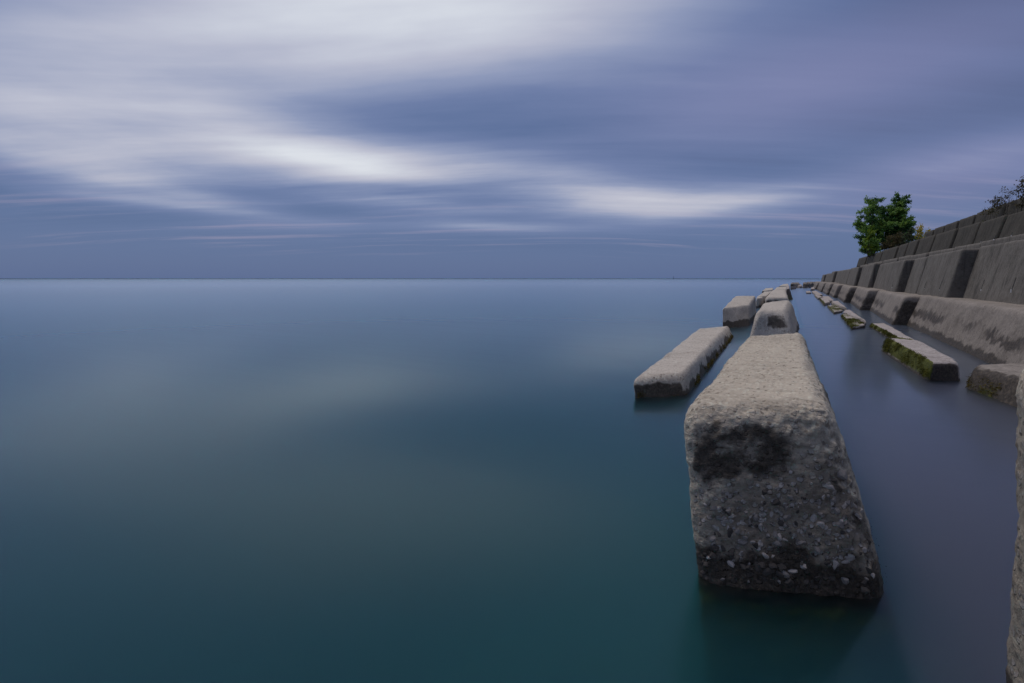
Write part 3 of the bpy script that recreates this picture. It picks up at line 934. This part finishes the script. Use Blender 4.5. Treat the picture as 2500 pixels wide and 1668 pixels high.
# ------------------------------------------------------------------ plants on the wall
M_BARK = plain('bark', (0.05, 0.04, 0.03), (0.10, 0.085, 0.07), 20.0)
M_LEAF_A = plain('leaf_light', (0.150, 0.270, 0.055), (0.270, 0.410, 0.090), 3.0, 0.6, 0.5)
M_LEAF_B = plain('leaf_dark', (0.038, 0.105, 0.034), (0.100, 0.200, 0.052), 3.0, 0.6, 0.30)
M_LEAF_Y = plain('leaf_yellow_green', (0.090, 0.150, 0.010), (0.180, 0.240, 0.015), 4.0, 0.6, 0.35)
M_LEAF_BR = plain('leaf_brown', (0.060, 0.048, 0.020), (0.120, 0.095, 0.035), 4.0, 0.8, 0.25)
M_GOLD = plain('goldenrod_flower', (0.36, 0.26, 0.03), (0.62, 0.47, 0.05), 12.0, 0.8, 0.25)
M_DRY = plain('dry_stem', (0.07, 0.06, 0.045), (0.15, 0.13, 0.10), 12.0, 0.9)
M_DULL = plain('leaf_dull', (0.045, 0.052, 0.024), (0.110, 0.115, 0.058), 9.0, 0.8, 0.2)


def tube_mesh(paths, sides=5):
    Vs, Fs = [], []
    for pts, rads in paths:
        base = len(Vs)
        pts = [np.array(p, float) for p in pts]
        for i, p in enumerate(pts):
            d = pts[min(i + 1, len(pts) - 1)] - pts[max(i - 1, 0)]
            d /= max(np.linalg.norm(d), 1e-6)
            a = np.cross(d, [0.3, 0.9, 0.2])
            a /= np.linalg.norm(a)
            b = np.cross(d, a)
            for k in range(sides):
                an = 2 * math.pi * k / sides
                Vs.append(p + (a * math.cos(an) + b * math.sin(an)) * rads[i])
        for i in range(len(pts) - 1):
            for k in range(sides):
                k2 = (k + 1) % sides
                Fs.append((base + i * sides + k, base + i * sides + k2, base + (i + 1) * sides + k2, base + (i + 1) * sides + k))
    return np.array(Vs), np.array(Fs)


def leaf_mesh(P, D, L, W):
    n = len(P)
    side = np.cross(D, rng.normal(0, 1, (n, 3)))
    side /= np.maximum(np.linalg.norm(side, axis=1, keepdims=True), 1e-6)
    nrm = np.cross(D, side)
    L = L[:, None]
    W = W[:, None]
    mid = P + D * L * 0.45
    Q = np.stack([P, mid + side * W - nrm * W * 0.25, P + D * L - nrm * L * 0.12, mid - side * W - nrm * W * 0.25], 1).reshape(-1, 3)
    return Q, np.arange(4 * n).reshape(n, 4)


def shrub(name, base, tips, leaf_mats, label, cat, group=None, leaf=0.13, per=70, spread=0.30, stem_r=0.03, sub=5, droop=0.15, stem_mat=None, crown='crown'):
    """stems run from the base to tips in the crown; leaves gather round the twigs"""
    base = np.array(base, float)
    root = bpy.data.objects.new(name, None)
    COL.objects.link(root)
    root.location = base
    tag(root, label, cat, group)
    paths, LP, LD = [], [], []
    for tp2 in tips:
        tp2 = np.array(tp2, float)
        b0 = base + np.array([rng.normal(0, 0.10), rng.normal(0, 0.10), -0.05])
        mid = b0 * 0.45 + tp2 * 0.55 + rng.normal(0, 0.10, 3)
        mid[2] += 0.1 * np.linalg.norm(tp2 - b0) * 0.5
        pts = [b0, b0 * 0.75 + mid * 0.25 + rng.normal(0, 0.03, 3), mid, mid * 0.4 + tp2 * 0.6 + rng.normal(0, 0.04, 3), tp2]
        paths.append((pts, [stem_r, stem_r * 0.8, stem_r * 0.55, stem_r * 0.3, stem_r * 0.12]))
        for s_ in range(sub):
            f = rng.uniform(0.35, 1.0)
            q0 = mid * (1 - f) + tp2 * f if f > 0.4 else pts[1] * 0.3 + mid * 0.7
            d = rng.normal(0, 1, 3)
            d[2] = abs(d[2]) * 0.7
            d /= np.linalg.norm(d)
            ln = spread * rng.uniform(0.5, 1.5)
            q1 = q0 + d * ln
            paths.append(([q0, (q0 + q1) / 2 + rng.normal(0, 0.02, 3), q1], [stem_r * 0.3, stem_r * 0.2, stem_r * 0.08]))
            m = int(per * rng.uniform(0.6, 1.3))
            tt = rng.uniform(0.15, 1.05, m)[:, None]
            LP.append(q0 + (q1 - q0) * tt + rng.normal(0, spread * 0.16, (m, 3)))
            dd = rng.normal(0, 1, (m, 3)) + d * 0.8 - np.array([0, 0, droop])
            LD.append(dd / np.linalg.norm(dd, axis=1, keepdims=True))
    Vt, Ft = tube_mesh(paths)
    link('stem', mesh_np('stem', Vt - base, Ft), stem_mat or M_BARK, root, base)
    if per:
        P, D = np.concatenate(LP), np.concatenate(LD)
        n = len(P)
        Q, Fl = leaf_mesh(P, D, leaf * rng.uniform(0.6, 1.25, n), leaf * 0.30 * rng.uniform(0.7, 1.2, n))
        me = mesh_np(crown, Q - base, Fl, smooth=False)
        co = link(crown, me, leaf_mats[0], root, base)
        for m_ in leaf_mats[1:]:
            me.materials.append(m_)
        if len(leaf_mats) > 1:
            clump = (fbm(P * 1.5, 2, 11) > 0.0).astype(int)
            pick = np.where(rng.random(n) < 0.75, clump, rng.integers(0, len(leaf_mats), n)) % len(leaf_mats)
            me.polygons.foreach_set('material_index', pick.astype(np.int32))
    return root


def tips_px(pts, Y, jit=0.5):
    return [aty(px, py, Y + rng.normal(0, jit)) for px, py in pts]


YT = 37.5
b = aty(2128, 622, YT)
b[2] = 2.50
shrub('leafy_shrub', b, tips_px([(2118, 486), (2126, 492), (2142, 492), (2112, 515), (2104, 540), (2100, 545), (2120, 520), (2135, 515), (2150, 510), (2138, 540), (2118, 560),
                                 (2108, 580), (2104, 598), (2128, 575), (2146, 545), (2152, 575), (2136, 600), (2108, 612), (2160, 505), (2126, 545), (2114, 600), (2162, 530), (2158, 555), (2166, 545), (2150, 590), (2170, 525), (2160, 575), (2110, 555), (2096, 548)], YT, 0.5),
      [M_LEAF_A, M_LEAF_B], 'airy light green leafy shrub at the far end of the top of the wall', 'shrub', 'shrubs growing on the wall', 0.115, 85, 0.33, 0.03, 6)
b = aty(2190, 600, YT)
b[2] = 2.50
shrub('leafy_shrub', b, tips_px([(2196, 478), (2200, 482), (2186, 496), (2206, 500), (2180, 515), (2194, 515), (2212, 520), (2214, 512), (2176, 535), (2196, 540), (2216, 540), (2222, 548),
                                 (2184, 560), (2204, 560), (2220, 562), (2164, 512), (2170, 545), (2162, 560), (2168, 530), (2174, 575), (2194, 578), (2212, 570), (2168, 550), (2186, 530), (2204, 530), (2166, 590), (2180, 590)], YT + 0.5, 0.5),
      [M_LEAF_B, M_LEAF_A], 'dense dark green leafy shrub beside the airy light one on the wall', 'shrub', 'shrubs growing on the wall', 0.12, 110, 0.33, 0.035, 6)
b = aty(2130, 618, 36.0)
b[2] = 2.50
shrub('leafy_shrub', b, tips_px([(2122, 580), (2128, 568), (2134, 590), (2140, 600), (2122, 600), (2146, 608), (2128, 610), (2136, 578)], 36.0, 0.3),
      [M_LEAF_Y, M_LEAF_A], 'low yellow green shrub under the airy light green one', 'shrub', 'shrubs growing on the wall', 0.15, 40, 0.30, 0.02, 4)
b = aty(2185, 602, 33.5)
b[2] = 2.50
shrub('brown_weed', b, tips_px([(2160, 598), (2170, 588), (2180, 582), (2190, 580), (2200, 582), (2210, 584), (2176, 600), (2192, 596), (2206, 594), (2165, 606)], 33.5, 0.3),
      [M_LEAF_BR, M_DULL], 'dry brown weeds under the dense dark green shrub', 'weeds', None, 0.11, 45, 0.28, 0.012, 4, 0.0, M_DRY)
b = aty(2224, 592, 31.0)
b[2] = 2.50
shrub('dark_bush', b, tips_px([(2216, 574), (2222, 572), (2230, 574), (2226, 582), (2218, 584), (2234, 582)], 31.0, 0.2),
      [M_LEAF_B, M_DULL], 'small dark bush between the dense shrub and the yellow flowers', 'bush', None, 0.11, 40, 0.22, 0.012, 3)


def goldenrod(px0, px1, ytop, ybase, Y, n, label):
    b_ = aty((px0 + px1) / 2, ybase, Y)
    b_[2] = 2.50
    root = bpy.data.objects.new('goldenrod', None)
    COL.objects.link(root)
    root.location = b_
    tag(root, label, 'wildflower', 'yellow wildflowers on the wall')
    paths, P, D = [], [], []
    LP, LD = [], []
    for i in range(n):
        px = rng.uniform(px0, px1)
        tp2 = aty(px, ytop + abs(px - (px0 + px1) / 2) * 0.8 + rng.uniform(0, 6), Y + rng.normal(0, 0.15))
        b1 = b_ + np.array([rng.normal(0, 0.12), rng.normal(0, 0.12), -0.05])
        paths.append(([b1, (b1 + tp2) / 2 + rng.normal(0, 0.02, 3), tp2], [0.008, 0.006, 0.003]))
        m = 46
        tt = rng.uniform(0.45, 1.0, m)[:, None]
        P.append(b1 + (tp2 - b1) * tt + rng.normal(0, 0.035, (m, 3)))
        D.append(rng.normal(0, 1, (m, 3)) + [0, 0, 0.6])
        tt = rng.uniform(0.1, 0.8, 26)[:, None]
        LP.append(b1 + (tp2 - b1) * tt)
        LD.append(rng.normal(0, 1, (26, 3)) + [0, 0, 0.2])
    Vt, Ft = tube_mesh(paths, 4)
    link('stem', mesh_np('stem', Vt - b_, Ft), M_DRY, root, b_)
    for nm, PP, DD, L, mt in (('flower', P, D, 0.060, M_GOLD), ('leaf', LP, LD, 0.10, M_LEAF_Y)):
        PP, DD = np.concatenate(PP), np.concatenate(DD)
        DD /= np.linalg.norm(DD, axis=1, keepdims=True)
        Q, Fl = leaf_mesh(PP, DD, np.full(len(PP), L), np.full(len(PP), L * (0.4 if nm == 'flower' else 0.14)))
        o_ = link(nm, mesh_np(nm, Q - b_, Fl, smooth=False), mt, root, b_)
        tag(o_, kind='stuff')


goldenrod(2240, 2252, 547, 588, 28.5, 7, 'taller yellow goldenrod clump on the wall ledge near the dark bush')
goldenrod(2258, 2272, 560, 582, 27.0, 5, 'shorter yellow goldenrod clump at the end of the top course')


def dry_shrub(b_, tips, label, per=16):
    shrub('dry_shrub', b_, tips, [M_DULL, M_LEAF_BR], label, 'shrub', 'dry shrubs on the top of the wall', 0.05, per, 0.15, 0.008, 6, -0.1, M_DRY)


b = atx(2492, 512, 4.68)
b[2] = 2.50
Yd = b[1]
dry_shrub(b, tips_px([(2498, 428), (2492, 444), (2496, 456), (2506, 440), (2512, 450), (2494, 480), (2505, 470), (2500, 490)], Yd, 0.15),
          'taller bare twiggy dry shrub leaning over the top course of the wall', 13)
b = atx(2455, 520, 4.68)
b[2] = 2.50
dry_shrub(b, tips_px([(2454, 456), (2462, 462), (2470, 460), (2452, 474), (2466, 480), (2474, 474), (2460, 490), (2448, 494)], b[1], 0.12),
          'thin twiggy dry shrub beside the taller bare one on the wall', 3)
b = atx(2432, 528, 4.68)
b[2] = 2.50
dry_shrub(b, tips_px([(2424, 497), (2432, 484), (2436, 488), (2440, 498), (2428, 508), (2442, 508), (2420, 510)], b[1], 0.12),
          'low twiggy dry shrub sprawling on the ledge below the top course', 10)

# a far mark on the horizon
bp_ = atz(1644, 681.2, 0.0)
bp_ = bp_ / np.linalg.norm(bp_[:2]) * 900
bp_[2] = -0.5
Vt, Ft = tube_mesh([([(0, 0, 0), (0, 0, 1.2), (0, 0, 1.3), (0, 0, 4.2), (0, 0, 4.3), (0, 0, 5.0)], [0.9, 0.9, 0.35, 0.22, 0.45, 0.3])], 10)
mk = link('channel_marker', mesh_np('channel_marker', Vt, Ft), plain('marker_paint', (0.03, 0.04, 0.05), (0.05, 0.06, 0.07)), None, bp_)
tag(mk, 'tiny dark channel marker far out on the horizon', 'marker')
